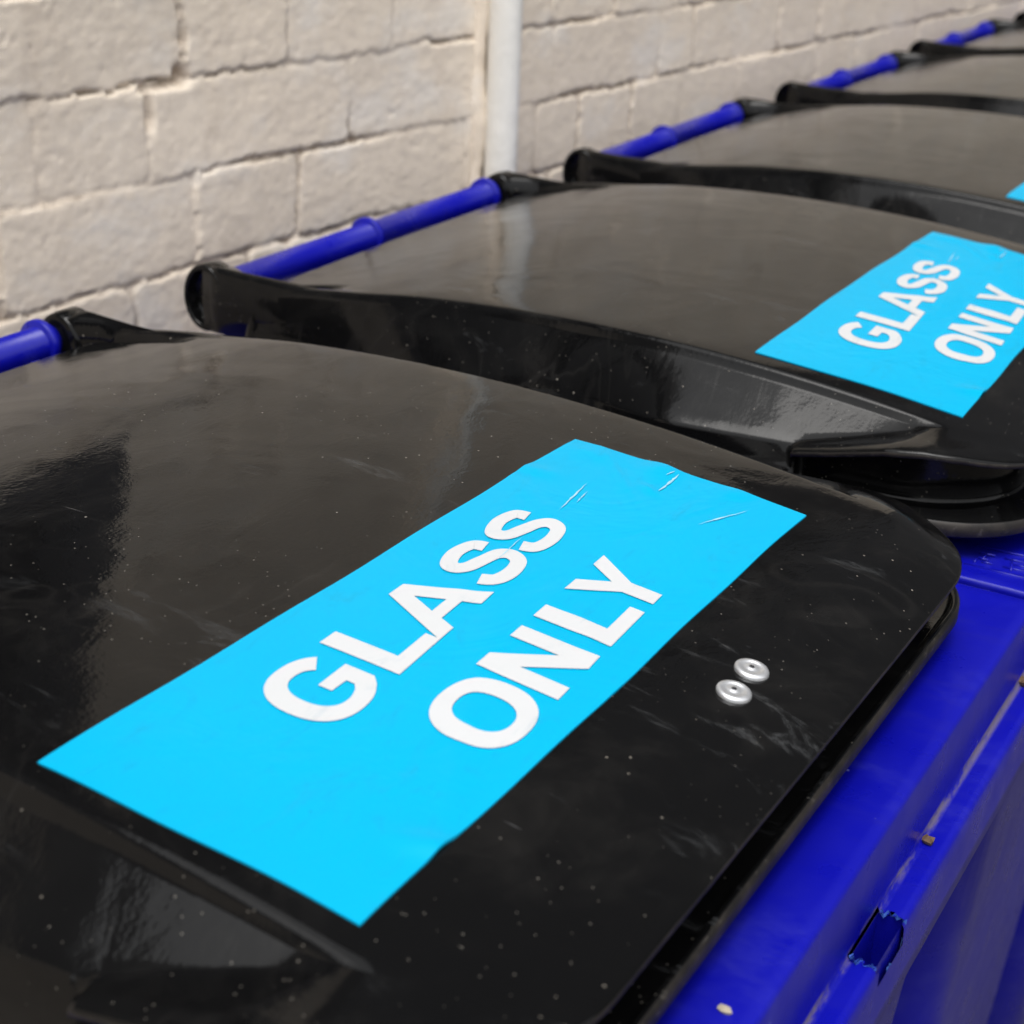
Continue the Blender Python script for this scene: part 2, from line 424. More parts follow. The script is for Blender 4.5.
def build_lid_mesh():
    NP = (150, 26, 40, 30)
    N = 2*NP[0] + 2*NP[1] + NP[2] + NP[3] + 2*(NP[1]//2)
    rr = lambda hx, yf, yr, rf, r2=.012: roundrect(hx, yf, yr, rf, r2, NP)
    Cin = rr(HW-.0030, -.5575, -.039, .0410); C = rr(HW, -.560, -.036, .043)
    # plate (handling lip) outline and rim outline
    P0 = rr(.2605, -.5885, -.031, .084); P1 = rr(.2618, -.5898, -.030, .085); P0s = rr(.2590, -.5870, -.032, .083)
    R0 = rr(.2360, -.564, -.034, .062); G0 = rr(.2612, -.5868, -.029, .066); G1 = rr(.2625, -.5880, -.028, .067); Gs = rr(.2575, -.5832, -.031, .064); R0s = rr(.2375, -.5655, -.034, .063)
    I0 = rr(.245, -.560, -.045, .05)
    # m: 1 where the lip with its finger groove runs, 0 along the plain skirt
    for Q in (P0, P0s, P1, R0, R0s, Gs, G0, G1):
        tp = (.004 + .033*(Q is G0 or Q is G1) + .024*(Q is P0 or Q is P1 or Q is P0s)) * sstep(-.24, -.07, Q[:, 1])
        Q[:, 0] -= np.sign(Q[:, 0]-XC)*np.minimum(tp, np.abs(Q[:, 0]-XC)*.15)
    idx = np.arange(N); yP = P1[:, 1]
    side = (idx < NP[0]) | ((idx >= NP[0]+2*NP[1]+NP[2]) & (idx < 2*NP[0]+2*NP[1]+NP[2]))
    rear = idx >= 2*NP[0]+2*NP[1]+NP[2]
    m = np.where(side, 1 - sstep(-.452, -.442, yP), 1.); m = np.where(rear, 0., m)
    front = sstep(0, 1, (-.450 - yP)/.085); front = np.where(rear, 0, front)
    zc = f(C[:, 0], C[:, 1]) - .0012
    zc = np.where(rear, zc, zc)
    def f2(P): return f(P[:, 0], P[:, 1])
    yy = [-.60, -.575, -.568, -.561, -.544, -.525, -.505, -.473, -.44, 0]
    zn = np.interp(P1[:, 1], yy, [.0015, .0018, .0025, .0035, .0058, .0068, .0048, -.0032, -.0100, -.0100])
    zf = np.interp(P1[:, 1], yy, [-.004, -.0065, -.0065, -.006, -.004, -.0035, -.004, -.0050, -.0075, -.0075])
    wx = sstep(-.10, .40, P1[:, 0])
    zplate = zn*(1-wx) + zf*wx
    rings = []
    cx = XC; cy0, cy1 = -.12, -.49
    ctr = np.stack([np.full(N, XC), np.clip(Cin[:, 1], cy1, cy0)], -1)
    # --- top surface rings
    ts = np.concatenate([np.linspace(0, .55, 16), np.linspace(.565, 1, 48)])
    for t in ts:
        q = ctr*(1-t) + Cin*t
        rings.append(np.column_stack([q, f2(q)]))
    q = (Cin*.35 + C*.65); rings.append(np.column_stack([q, f2(q)-.0018*(1-front)]))
    zc = f2(C) - .0052*(1-sstep(0, 1, (-.500-C[:, 1])/.03))
    rings.append(np.column_stack([C, zc]))
    # direction outward in plan
    def mixr(A, B, za, zb):   # A, za : m = 0   B, zb : m = 1
        mm = m[:, None]; return np.column_stack([A*(1-mm)+B*mm, za*(1-m)+zb*m])
    def lerp(A, B, t): return A*(1-t)+B*t
    drop = -.046 - zc
    # m=1 : foot of the slope on the plate
    h = np.clip(zc - zplate, 0, 1)
    # lateral offset of the foot of the skirt's upper facet, narrowing to nothing where the crease runs out
    yC = C[:, 1]
    lat = np.interp(yC, [-.60, -.521, -.518, -.445], [.0045, .0045, .006, .0330])
    lat = np.where(yC > -.515, (.66+.71*(1-sstep(-.385, -.29, yC)))*h, lat)
    wdt = np.clip(lat/.0425, .10, .93); wdt = np.where(rear, .35, wdt)
    fz = sstep(0, 1, (-.512-yC)/.012)          # beyond the tip the surface just runs on to the lip
    foot = C + (P0-C)*wdt[:, None]
    qz = lambda t: zc - .0045*t - (zc-.0045-zplate)*t*t
    zfoot = (zplate+.0012)*(1-fz) + qz(wdt)*fz
    w1 = 1-sstep(-.445, -.30, yC); w1 = np.where(rear, 0, w1)[:, None]
    foot0 = (C + (G0-C)*wdt[:, None])*(1-w1) + foot*w1; zf0 = np.minimum(zfoot, zc-.004)
    for s1 in (.05, .2, .4, .6, .8, .96):
        za = zc+(zf0-zc)*s1; A = lerp(C, foot0, s1)
        rings.append(mixr(A, lerp(C, foot, s1), za, (zc+(zfoot-zc)*s1)*(1-fz) + qz(wdt*s1)*fz))
    FR = [(.02, .06), (.05, .25), (.08, .6), (.10, 1.)]
    for s0, t1 in FR:
        A = lerp(foot0, G0, s0); za = zf0 + (-.0455-zf0)*s0
        rings.append(mixr(A, lerp(foot, P0s, t1), za, (zfoot+(zplate-zfoot)*t1)*(1-fz) + qz(wdt+(1-wdt)*t1)*fz))
    k_edge = len(rings)+1
    for s0, B, dz in ((.14, P0, .0004), (.20, P1, .0015), (.26, P1, .0036), (.32, P0, .0046)):
        A = lerp(foot0, G0, s0); za = zf0 + (-.0455-zf0)*s0
        rings.append(mixr(A, B, za, zplate-dz))
    zu = zplate
    for s0, B, zb in ((.36, P0s, zu-.0048), (.42, lerp(R0s, P0, .10), zu-.0068), (.46, R0s, zu-.0075), (.50, R0, zu-.0095), (.56, R0, zu-.0125), (.66, R0, np.full(N, -.0290)), (.70, R0, np.full(N, -.0320)),
                      (.74, R0s, np.full(N, -.0335)), (.78, lerp(R0, G0, .12), np.full(N, -.0339)), (.86, lerp(Gs, R0, .1), np.full(N, -.0342)), (.90, Gs, np.full(N, -.0335)), (.93, lerp(Gs, G0, .25), np.full(N, -.0318)), (.965, lerp(Gs, G0, .45), np.full(N, -.0312))):
        rings.append(mixr(lerp(foot0, G0, s0), B, zf0+(-.0440-zf0)*s0, zb))
    rings.append(np.column_stack([G0*.85+Gs*.15, np.full(N, -.0310)*m + (1-m)*(-.0440)]))
    rings.append(np.column_stack([G0, np.full(N, -.0314)*m + (1-m)*(-.0445)]))
    rings.append(np.column_stack([G1, np.full(N, -.0328)*m + (1-m)*(-.0455)]))
    rings.append(np.column_stack([G1, np.full(N, -.0390)*m+(1-m)*(-.0470)]))
    rings.append(np.column_stack([G0, np.full(N, -.0404)*m+(1-m)*(-.0480)]))
    rings.append(np.column_stack([G0*.9+I0*.1, np.full(N, -.0407)*m+(1-m)*(-.0482)]))
    rings.append(np.column_stack([I0, np.full(N, -.0407)*m+(1-m)*(-.0482)]))
    rings.append(np.column_stack([lerp(I0, C, .2), np.full(N, -.035)]))
    R = np.array(rings)   # (nr, N, 3)
    nr = len(R); vs = R.reshape(-1, 3); fs = []
    for i in range(nr-1):
        for k in range(N):
            k2 = (k+1) % N
            fs.append((i*N+k, i*N+k2, (i+1)*N+k2, (i+1)*N+k))
    mi = []
    k_rim = next(i for i in range(nr) if abs(R[i][NP[0]+NP[1]+5][2]+.0328) < 1e-5)
    for i in range(nr-1):
        for k in range(N):
            edge = (k_edge <= i <= k_edge+1 and m[k] > .5) or (i in (k_rim-1, k_rim) and not rear[k])
            mi.append(1 if edge else 0)
    mb = MB(); mb.v = [tuple(q) for q in vs]; mb.f = fs; mb.m = mi
    # hinge arms
    def arm(sgn, dz=0.):
        X = lambda x: XC + sgn*(x-XC)          # x given for the near arm, mirrored for the far one
        prof = [(X(.0212), 0.0001), (X(.0212), .0160), (X(.0200), .0175), (X(.012), .0182), (X(.002), .0182), (X(.0006), .0176), (X(.0003), .0168), (X(.0003), .0155), (X(.0008), .0150), (X(.0026), .0147), (X(.0110), .0145), (X(.0112), .0065), (X(.0070), .0070), (X(.0068), .0040), (X(.018), .0036), (X(.018), .0001)]
        mb.lathe_x(prof, 48, (0, -.0075-dz*.5), rz=1.32-dz*30)
        secs = []
        data = [(.000, .0004, .0164, .0004, -.0313, .0210), (-.014, .0008, .0162, .0004, -.0318, .0200), (-.028, .0012, .0155, .0002, -.0330, .0125),
                (-.050, .0022, .0148, -.0002, -.0365, .0100), (-.080, .0034, .0140, -.0008, -.0400, .0095), (-.125, .0060, .0120, -.0010, -.0430, .0090)]
        for y, xt, zt, xb, zb, xi in data:
            zt -= dz*(1-sstep(-.02, -.11, y)*0)*float(sstep(-.125, -.06, y))
            sec = [(X(xb+.002), y, zb), (X(xb), y, zb+.002), (X(xt*.5+xb*.5-.0012), y, (zt+zb)/2), (X(xt), y, zt-.004), (X(xt+.0015), y, zt-.0012), (X(xt+.0045), y, zt),
                   (X(min(xi, xt+.0055)), y, zt-.0004), (X(xi*.97), y, zt-.0030), (X(xi), y, zt-.016), (X(xi), y, zb+.001)]
            secs.append(sec)
        mb.loft(secs)
    arm(1); arm(-1, .0045)
    me = mb.mesh('lid')
    bm = bmesh.new(); bm.from_mesh(me); bmesh.ops.remove_doubles(bm, verts=bm.verts, dist=1e-5); bmesh.ops.recalc_face_normals(bm, faces=bm.faces); bm.to_mesh(me); bm.free()
    return me

def resample(P, n): return P

# ------------------------------------------------------------------ lettering outlines, cap height 1
def ell(cx, cy, rx, ry, a0, a1, n, p=2.3):
    out = []
    for i in range(n+1):
        a = math.radians(a0+(a1-a0)*i/n); c, s_ = math.cos(a), math.sin(a)
        out.append((cx+rx*math.copysign(abs(c)**(2/p), c), cy+ry*math.copysign(abs(s_)**(2/p), s_)))
    return out
def catmull(P, n=8):
    out = []
    Q = [P[0]]+P+[P[-1]]
    for i in range(1, len(Q)-2):
        p0, p1, p2, p3 = [np.array(q) for q in Q[i-1:i+3]]
        for k in range(n):
            t = k/n
            out.append(.5*((2*p1)+(-p0+p2)*t+(2*p0-5*p1+4*p2-p3)*t*t+(-p0+3*p1-3*p2+p3)*t**3))
    out.append(np.array(P[-1])); return out
def glyph(ch):
    """list of loops (first outer, others holes) and the width"""
    if ch == 'L': return [[(0, 1), (.235, 1), (.235, .195), (.70, .195), (.70, 0), (0, 0)]], .70
    if ch == 'A': return [[(0, 0), (.375, 1), (.61, 1), (.985, 0), (.745, 0), (.67, .215), (.31, .215), (.24, 0)], [(.365, .39), (.615, .39), (.49, .745)]], .985
    if ch == 'N': return [[(0, 0), (0, 1), (.225, 1), (.575, .38), (.575, 1), (.785, 1), (.785, 0), (.56, 0), (.21, .61), (.21, 0)]], .785
    if ch == 'Y': return [[(.348, 0), (.348, .42), (0, 1), (.262, 1), (.467, .625), (.672, 1), (.93, 1), (.585, .42), (.585, 0)]], .93
    if ch == 'O': return [ell(.5, .5, .5, .52, 0, 352.8, 49), ell(.5, .5, .262, .325, 0, 350, 35)[::-1]], 1.0
    if ch == 'G':
        o = ell(.5, .5, .5, .52, 40, 300, 44) + [(.87, .10), (.96, .19), (.96, .55), (.52, .55), (.52, .385), (.74, .375), (.74, .275), (.67, .215)] + ell(.5, .5, .262, .325, 292, 40, 34)
        return [o], .96
    if ch == 'S':
        c = catmull([(.715, .69), (.66, .86), (.42, .925), (.18, .845), (.135, .71), (.22, .60), (.43, .53), (.64, .455), (.735, .31), (.66, .135), (.41, .075), (.17, .14), (.09, .32)], 7)
        L_, R_ = [], []
        for i, p in enumerate(c):
            a = c[max(0, i-1)]; b = c[min(len(c)-1, i+1)]; d = b-a; d = d/np.linalg.norm(d); nrm = np.array([-d[1], d[0]])
            wv = .107
            L_.append(tuple(p+nrm*wv)); R_.append(tuple(p-nrm*wv))
        return [('strip', L_, R_)], .82

def hermite_sheet(corners, wr_seed, hands=True):
    """sticker on the lid: returns fn(u, v) -> local xyz, u along the row, v from rear edge to front edge"""
    A, B, C_, D_ = [np.array(c[:2]) for c in corners]      # rear near, rear far, front far, front near
    def P(u, v, lift=0.):
        q = (A*(1-u)+B*u)*(1-v) + (D_*(1-u)+C_*u)*v
        # hand-cut edges wander a little
        eg = min(u, 1-u, v*.35, (1-v)*.35); eg = math.exp(-(max(eg, 0)/.012)**2)
        q = q + np.array([.0005*math.sin(9*v+wr_seed), .0006*math.sin(7*u+wr_seed*2)+.0003*math.sin(23*u)])*eg
        z = float(f(q[0], q[1]))
        w = 0.
        for (uc, vc, du, dv, a, h) in WRK:
            ca, sa = math.cos(a), math.sin(a)
            x_ = (u-uc)*2.9; y_ = (v-vc); p = x_*ca+y_*sa; r = -x_*sa+y_*ca
            w += h*math.exp(-(p/du)**2-(r/dv)**2)
        return (q[0], q[1], z + .0007 + w + lift)
    return P
WRK = [(.80, .12, .22, .04, 2.25, .0006), (.62, .30, .55, .045, 2.62, .0006), (.50, .86, .35, .04, 2.4, .0004), (.915, .45, .05, .02, 2.1, .0012), (.985, .40, .07, .09, 1.5, .0020), (.99, .72, .06, .05, 1.5, .0009), (.865, .02, .10, .05, 1.4, .0012), (.72, .20, .40, .035, 2.6, .0004), (.55, .30, .5, .04, 2.75, .0003),
       (.12, .98, .10, .05, 1.2, .0016), (.93, .30, .22, .02, 2.4, .0009), (.3, .75, .5, .04, 2.7, .0005), (.97, .12, .1, .06, 1.5, .0010)]

# placed letter boxes in sticker coordinates (u0, u1); cap line and base line v as functions of u
LINE1 = [('G', .198, .306), ('L', .324, .410), ('A', .408, .534), ('S', .541, .637), ('S', .645, .745)]
LINE2 = [('O', .263, .382), ('N', .391, .493), ('L', .520, .613), ('Y', .597, .703)]
def cap1(u): return .197 - .100*(u-.324)
def bas1(u): return .479 - .205*(u-.324)
def cap2(u): return .612 - .130*(u-.46)
def bas2(u): return .890 - .150*(u-.46)

def build_sticker(corners, seed, us=(0., 1.)):
    P = hermite_sheet(corners, seed)
    mb = MB()
    NU, NV = 220, 110
    vs = [P(i/NU, j/NV) for i in range(NU+1) for j in range(NV+1)]
    fs = [(i*(NV+1)+j, i*(NV+1)+j+1, (i+1)*(NV+1)+j+1, (i+1)*(NV+1)+j) for i in range(NU) for j in range(NV)]
    mb.add(vs, fs, 0)
    # thin turned-down edge so that the vinyl has a thickness
    border = [(i, 0) for i in range(NU+1)] + [(NU, j) for j in range(1, NV+1)] + [(i, NV) for i in range(NU-1, -1, -1)] + [(0, j) for j in range(NV-1, 0, -1)]
    top = [vs[i*(NV+1)+j] for i, j in border]; low = [(x, y, z-.0011) for x, y, z in top]; n = len(top)
    mb.add(top+low, [(k, (k+1) % n, n+(k+1) % n, n+k) for k in range(n)], 0)
    def place(loops, u0, u1, w, cap, bas):
        def T(pt):
            u = u0+(u1-u0)*pt[0]/w; v = bas(u)+(cap(u)-bas(u))*pt[1]; return P(u, v, .0005)
        if loops[0][0] == 'strip':
            _, L_, R_ = loops[0]; n = len(L_)
            mb.add([T(p) for p in L_]+[T(p) for p in R_], [(k, k+1, n+k+1, n+k) for k in range(n-1)], 1)
        else:
            # clip the outline into slim vertical slices so that the letter follows the lid
            tri = tessellate_polygon([[Vector((p[0], p[1], 0)) for p in lp] for lp in loops])
            pts = [p for lp in loops for p in lp]
            bm = bmesh.new(); vv = [bm.verts.new((p[0], p[1], 0)) for p in pts]
            for t in tri:
                try: bm.faces.new([vv[i] for i in t])
                except ValueError: pass
            for ax, no in ((0, (1, 0, 0)), (1, (0, 1, 0))):
                for c in np.arange(.045, 1.0, .045):
                    g = bm.verts[:]+bm.edges[:]+bm.faces[:]
                    bmesh.ops.bisect_plane(bm, geom=g, plane_co=(c, c, 0), plane_no=no)
            bm.verts.ensure_lookup_table(); bm.verts.index_update()
            mb.add([T((v.co.x, v.co.y)) for v in bm.verts], [tuple(v.index for v in fc.verts) for fc in bm.faces], 1)
            bm.free()
    um = lambda u: .324 + us[0] + (u-.324)*us[1]
    for ch, a, b in LINE1: a, b = um(a), um(b); g, w = glyph(ch); place(g, a, b, w, cap1, bas1)
    for ch, a, b in LINE2: a, b = um(a), um(b); g, w = glyph(ch); place(g, a, b, w, cap2, bas2)
    # creases where the blue has rubbed off
    def sliver(pts, wd):
        Lp, Rp = [], []; n = len(pts)
        for i, (u, v) in enumerate(pts):
            a = pts[max(0, i-1)]; b = pts[min(n-1, i+1)]; dx, dy = (b[0]-a[0])*2.9, b[1]-a[1]; l = math.hypot(dx, dy) or 1
            k = wd*math.sin(math.pi*(i+.15)/(n-.7))*(.5+random.random()); nx, ny = -dy/l*k/2.9, dx/l*k
            Lp.append(P(u+nx, v+ny, .0006)); Rp.append(P(u-nx, v-ny, .0006))
        mb.add(Lp+Rp, [(k, k+1, n+k+1, n+k) for k in range(n-1)], 2)
    def path(a, b, n=14, wob=.0015):
        return [(a[0]+(b[0]-a[0])*i/n+random.uniform(-wob, wob)*.35, a[1]+(b[1]-a[1])*i/n+random.uniform(-wob, wob)) for i in range(n+1)]
    for a, b, wd in WEAR: sliver(path(a, b), wd)
    return mb.mesh('sticker', fix=False)
WEAR = [((.775, .29), (.875, .25), .0030), ((.915, .49), (.985, .485), .0042), ((.862, .725), (.948, .818), .0035), ((.81, .305), (.85, .288), .0022), ((.965, .45), (.988, .462), .0022), ((.60, .33), (.68, .30), .0016)]

# ------------------------------------------------------------------ the body
def build_body_mesh(hole):
    NP = (60, 8, 190, 40); nr_ = 2*NP[0]+2*NP[1]+NP[2]+NP[3]+2*(NP[1]//2)
    idx = np.arange(nr_)
    fr = (idx >= NP[0]-1) & (idx <= NP[0]+2*NP[1]+NP[2]+1)
    m = fr.astype(float)
    def ring(hx, yf, yr, z, hx1=None, yf1=None, z1=None, rf=.005, taper=0.):
        A = roundrect(hx, yf, yr, rf, .012, NP); B = roundrect(hx1 or hx, yf1 or yf, yr, rf, .012, NP)
        q = A*(1-m[:, None])+B*m[:, None]
        # the rim is a few mm narrower towards the wall
        k = 1 - .045*np.clip((q[:, 1]+.6)/.6, 0, 1); q[:, 0] = XC+(q[:, 0]-XC)*k
        return np.column_stack([q, z*(1-m)+(z1 if z1 is not None else z)*m])
    Rg = [ring(.185, -.48, -.09, -.60), ring(.212, -.525, -.055, -.10), ring(.216, -.530, -.050, -.057), ring(.220, -.536, -.046, -.0548), ring(.262, -.590, .000, -.0528),
          ring(.270, -.604, .005, -.0524), ring(.2765, -.6085, .007, -.0520, yf1=-.6090), ring(.2782, -.6098, .008, -.0524, yf1=-.6104, z1=-.0527), ring(.2786, -.6104, .009, -.0548, yf1=-.6112, z1=-.0550),
          ring(.2787, -.6106, .009, -.066, yf1=-.6118, z1=-.075),
          ring(.2787, -.6106, .009, -.069, yf1=-.6119, z1=-.084),
          ring(.2787, -.6106, .009, -.072, yf1=-.6120, z1=-.0905), ring(.2787, -.6108, .009, -.074, yf1=-.6132, z1=-.0932)]
    for k in range(1, 6):
        Rg.append(ring(.2787, -.6110, .009, -.074-.0015*k, yf1=-.6132-.0090*k/5, z1=-.0932+.0010*k/5))
    Rg += [ring(.2787, -.611, .009, -.084, hx1=.2789, yf1=-.6236, z1=-.0930), ring(.2787, -.611, .009, -.086, hx1=.2791, yf1=-.6246, z1=-.0950)]
    for k in range(1, 5):
        Rg.append(ring(.2787, -.611, .009, -.086-.002*k, hx1=.2791, yf1=-.6246-.0004*k, z1=-.0950-.0300*k/4))
    Rg += [ring(.272, -.607, .006, -.096, hx1=.272, yf1=-.621, z1=-.127), ring(.252, -.596, -.002, -.097, hx1=.252, yf1=-.604, z1=-.1265),
           ring(.250, -.592, -.006, -.104, hx1=.250, yf1=-.600, z1=-.130, rf=.03), ring(.240, -.578, -.012, -.40, rf=.04), ring(.215, -.540, -.05, -.92, rf=.05), ring(.205, -.53, -.06, -.935, rf=.05)]
    Rg = np.array(Rg); nr = len(Rg); vs = Rg.reshape(-1, 3).copy()
    faces = []; mi = []
    for i in range(nr-1):
        for k in range(nr_):
            k2 = (k+1) % nr_
            ids = (i*nr_+k, i*nr_+k2, (i+1)*nr_+k2, (i+1)*nr_+k)
            c = vs[list(ids)].mean(0)
            if hole and i >= 10 and i <= 23 and c[1] < -.609:
                # ragged hole knocked through ledge and lip
                y, z = c[1], c[2]
                
                j = .0016*math.sin(i*2.7+1)+.0013*math.sin(i*5.1)
                if 11 <= i <= 17 and .2150+j*.6 < c[0] < .2520+j*.5: continue
                if i in (18, 19) and .2160+j*.6 < c[0] < .2500: continue
            faces.append(ids)
    faces.append(tuple((nr-1)*nr_+k for k in reversed(range(nr_))))
    faces.append(tuple(k for k in range(nr_)))
    mb = MB(); mb.add(vs, faces)
    # hinge brackets that carry the bar
    for x in (.040, .3925):
        mb.add(*bracket(x, .0075))
    if hole:   # walls of the hollow seen through the break
        x0, x1, y0, y1, z0, z1 = .2140, .2535, -.6230, -.6120, -.0945, -.1215
        q = [(x0, y0, z0), (x1, y0, z0), (x1, y1, z0), (x0, y1, z0), (x0, y0, z1), (x1, y0, z1), (x1, y1, z1), (x0, y1, z1)]
        for fc in ((0, 1, 5, 4), (1, 2, 6, 5), (2, 3, 7, 6), (3, 0, 4, 7), (4, 5, 6, 7)): mb.add([q[i] for i in fc], [(0, 1, 2, 3)])
    return mb.mesh('body')
def bracket(x, w):
    prof = [(-.05, -.058), (.0045, -.058), (.010, -.035), (.010, -.018), (.006, -.012), (-.002, -.012), (-.010, -.025), (-.030, -.05)]
    n = len(prof); vs = [(x, y, z) for y, z in prof]+[(x+w, y, z) for y, z in prof]
    fs = [tuple(range(n)), tuple(reversed(range(n, 2*n)))]+[(k, (k+1) % n, n+(k+1) % n, n+k) for k in range(n)]
    return vs, fs

def build_torn_edge():
    """ragged lighter plastic along the break, with the little hanging flap"""
    rnd = random.Random(5); mb = MB()
    def ribbon(pts, wd, dz):
        n = len(pts); A = []; B = []
        for (x, y, z) in pts:
            A.append((x, y, z)); k = wd*(.5+rnd.random())
            B.append((x+rnd.uniform(-1, 1)*.0006, y+rnd.uniform(-1, 1)*.0006, z-k*dz))
        mb.add(A+B, [(k, k+1, n+k+1, n+k) for k in range(n-1)])
    near = [(.2150+.0016*math.sin(k*1.7)+rnd.uniform(-.0007, .0007), -.6128-.0112*k/11, -.0925+.0008*rnd.random()) for k in range(12)]
    far = [(.2520+.0014*math.sin(k*2.3)+rnd.uniform(-.0006, .0006), -.6130-.0115*k/11, -.0925+.0008*rnd.random()) for k in range(12)]
    ribbon(near, .0022, 1); ribbon(far, .0018, 1)
    ribbon([(.2480-.0016*k+rnd.uniform(-.0006, .0006), -.6249, -.099-.0065*math.sin(math.pi*min(1, k/9))-.004*(k > 4)) for k in range(13)], .0018, -1)
    ribbon([(x-.0008, y, z+.0012*rnd.random()) for x, y, z in near], .0014, -.5)
    me = mb.mesh('torn_edge'); return me

# ------------------------------------------------------------------ bin parts
ME_LID = build_lid_mesh()
ME_BODY = build_body_mesh(False); ME_BODY_HOLE = build_body_mesh(True)

def offs(me):
    for v in me.vertices: v.co.z -= GZ
    me.update(); return me
offs(ME_LID); offs(ME_BODY); offs(ME_BODY_HOLE)

def bar_mesh():
    mb = MB(); r = .0112; c = (.0072, -.0075)
    fl = .0158
    def fprof(x): return [(x-.0030, r), (x-.0026, r+.0006), (x-.0025, fl-.0006), (x-.0018, fl), (x+.0018, fl), (x+.0025, fl-.0006), (x+.0026, r+.0006), (x+.0030, r)]
    prof = [(.018, .001), (.018, r)]+fprof(.0245)+fprof(.2185)+fprof(.4105)+[(.425, r), (.425, .001)]
    mb.lathe_x(prof, 48, c); return offs(mb.mesh('handle_bar'))
ME_BAR = bar_mesh()

def rivet_mesh(x, y):
    mb = MB(); z = float(f(x, y))
    # tilt with the lid
    prof = [(.0071, -.0014), (.0071, .0009), (.0068, .0015), (.0061, .0019), (.0046, .0021), (.0043, .0017), (.0022, .0018), (.0018, .0022), (.0011, .0022)]
    mb.lathe_z(prof, 36, (0, 0, 0), 0)
    mb.lathe_z([(.0011, .0022), (.0010, .0008), (.0001, .0008)], 36, (0, 0, 0), 1)
    s = float(f(x, y-.003)-f(x, y+.003))/.006
    mb.v = [(vx+x, vy+y, z+vz - vy*s) for vx, vy, vz in mb.v]
    return offs(mb.mesh('rivet'))
ME_R = [rivet_mesh(.2392, -.5508), rivet_mesh(.2188, -.5518)]

def wheel_mesh(x):
    mb = MB(); c = (-.02, -.88)
    mb.lathe_x([(x, .06), (x, .094), (x+.006, .10), (x+.034, .10), (x+.04, .094), (x+.04, .06)], 40, c, 0)
    return offs(mb.mesh('wheel'))
def hub_mesh(x):
    mb = MB(); mb.lathe_x([(x+.008, .001), (x+.006, .02), (x+.012, .03), (x+.010, .06), (x+.030, .06), (x+.03, .03), (x+.034, .001)], 40, (-.02, -.88)); return offs(mb.mesh('rim'))
ME_WH = [wheel_mesh(-.035), wheel_mesh(.435)]; ME_HUB = [hub_mesh(-.035), hub_mesh(.435)]
mb = MB(); mb.lathe_x([(-.03, .001), (-.03, .009), (.47, .009), (.47, .001)], 16, (-.02, -.88)); ME_AX = offs(mb.mesh('axle'))
mb = MB(); mb.box((.10, -.50, GZ), (.34, -.44, -.932)); ME_FOOT = offs(mb.mesh('foot'))

def emboss_mesh():
    """raised marks moulded near the corner of the rim: a framed box with a few worn strokes"""
    mb = MB(); z = -.0526
    def bar(a, b, w=.0008, h=.00035):
        ax, ay = a; bx, by = b; l = math.hypot(bx-ax, by-ay); nx, ny = -(by-ay)/l*w/2, (bx-ax)/l*w/2
        q = [(ax+nx, ay+ny), (bx+nx, by+ny), (bx-nx, by-ny), (ax-nx, ay-ny)]
        mb.add([(x, y, z-.0004) for x, y in q]+[(x, y, z+h) for x, y in q], [(4, 5, 6, 7), (0, 1, 5, 4), (1, 2, 6, 5), (2, 3, 7, 6), (3, 0, 4, 7)])
    X0, X1, Y0, Y1 = -.0385, -.0090, -.600, -.5555
    bar((X0, Y1), (X0, Y0)); bar((X1, Y1), (X1, Y0)); bar((X0, Y0), (X1, Y0)); 
    for (a, b) in (((-.033, -.560), (-.026, -.560)), ((-.026, -.560), (-.026, -.566)), ((-.026, -.563), (-.018, -.563)), ((-.018, -.559), (-.018, -.568)), ((-.030, -.563), (-.030, -.569)),
                   ((-.033, -.580), (-.017, -.577)), ((-.030, -.575), (-.030, -.588)), ((-.024, -.578), (-.024, -.590)), ((-.018, -.573), (-.018, -.584)), ((-.033, -.593), (-.022, -.593))):
        bar(a, b)
    return offs(mb.mesh('embossing', True))
ME_EMB = emboss_mesh()
ME_TORN = offs(build_torn_edge())

ST1 = [(.0133, -.3892), (.3830, -.3927), (.3920, -.5158), (.0169, -.5164)]
ST2 = [(.0201, -.4018), (.3974, -.4040), (.4020, -.5290), (.0236, -.5290)]
ME_ST1 = offs(build_sticker(ST1, 1.0))
ME_ST2 = offs(build_sticker(ST2, 2.2, (-.024, 1.09)))

def child(name, me, mats, parent):
    o = bpy.data.objects.new(name, me); COL.objects.link(o); o.parent = parent
    if len(me.materials) == 0:
        for m in mats: me.materials.append(m)
        if name not in ('window_frame',): me.polygons.foreach_set('use_smooth', [True]*len(me.polygons))
    return o

def make_bin(sticker, hole):
    r = bpy.data.objects.new('wheelie_bin', None); COL.objects.link(r)
    r['category'] = 'bin'; r['group'] = 'wheelie bins lined up along the wall'
    b = child('body', ME_BODY_HOLE if hole else ME_BODY, [M_BLUE], r)
    child('embossing', ME_EMB, [M_BLUE], b)
    if hole: child('torn_edge', ME_TORN, [M_TORN], b)
    child('handle_bar', ME_BAR, [M_BLUE], r)
    l = child('lid', ME_LID, [M_BLACK, M_EDGE], r)
    child('sticker', sticker, [M_CYAN, M_WHITE, M_WEAR], l)
    for me in ME_R: child('rivet', me, [M_RIVET, M_HOLE], l)
    child('axle', ME_AX, [M_STEEL], r); child('foot', ME_FOOT, [M_BLUE], r)
    for a, c in zip(ME_WH, ME_HUB): w = child('wheel', a, [M_TYRE], r); child('rim', c, [M_STEEL], w)
    return r
def copy_tree(o, parent=None):
    c = o.copy(); COL.objects.link(c); c.parent = parent
    for ch in o.children: copy_tree(ch, c)
    return c
bins = [make_bin(ME_ST1, True), make_bin(ME_ST2, False)]
POS = [(-.5522, -.0010, .0165), (0, 0, .0368), (.5494, .0020, .0394), (1.1052, .0126, .0216), (1.646, .0231, .0300), (2.196, .016, .022)]
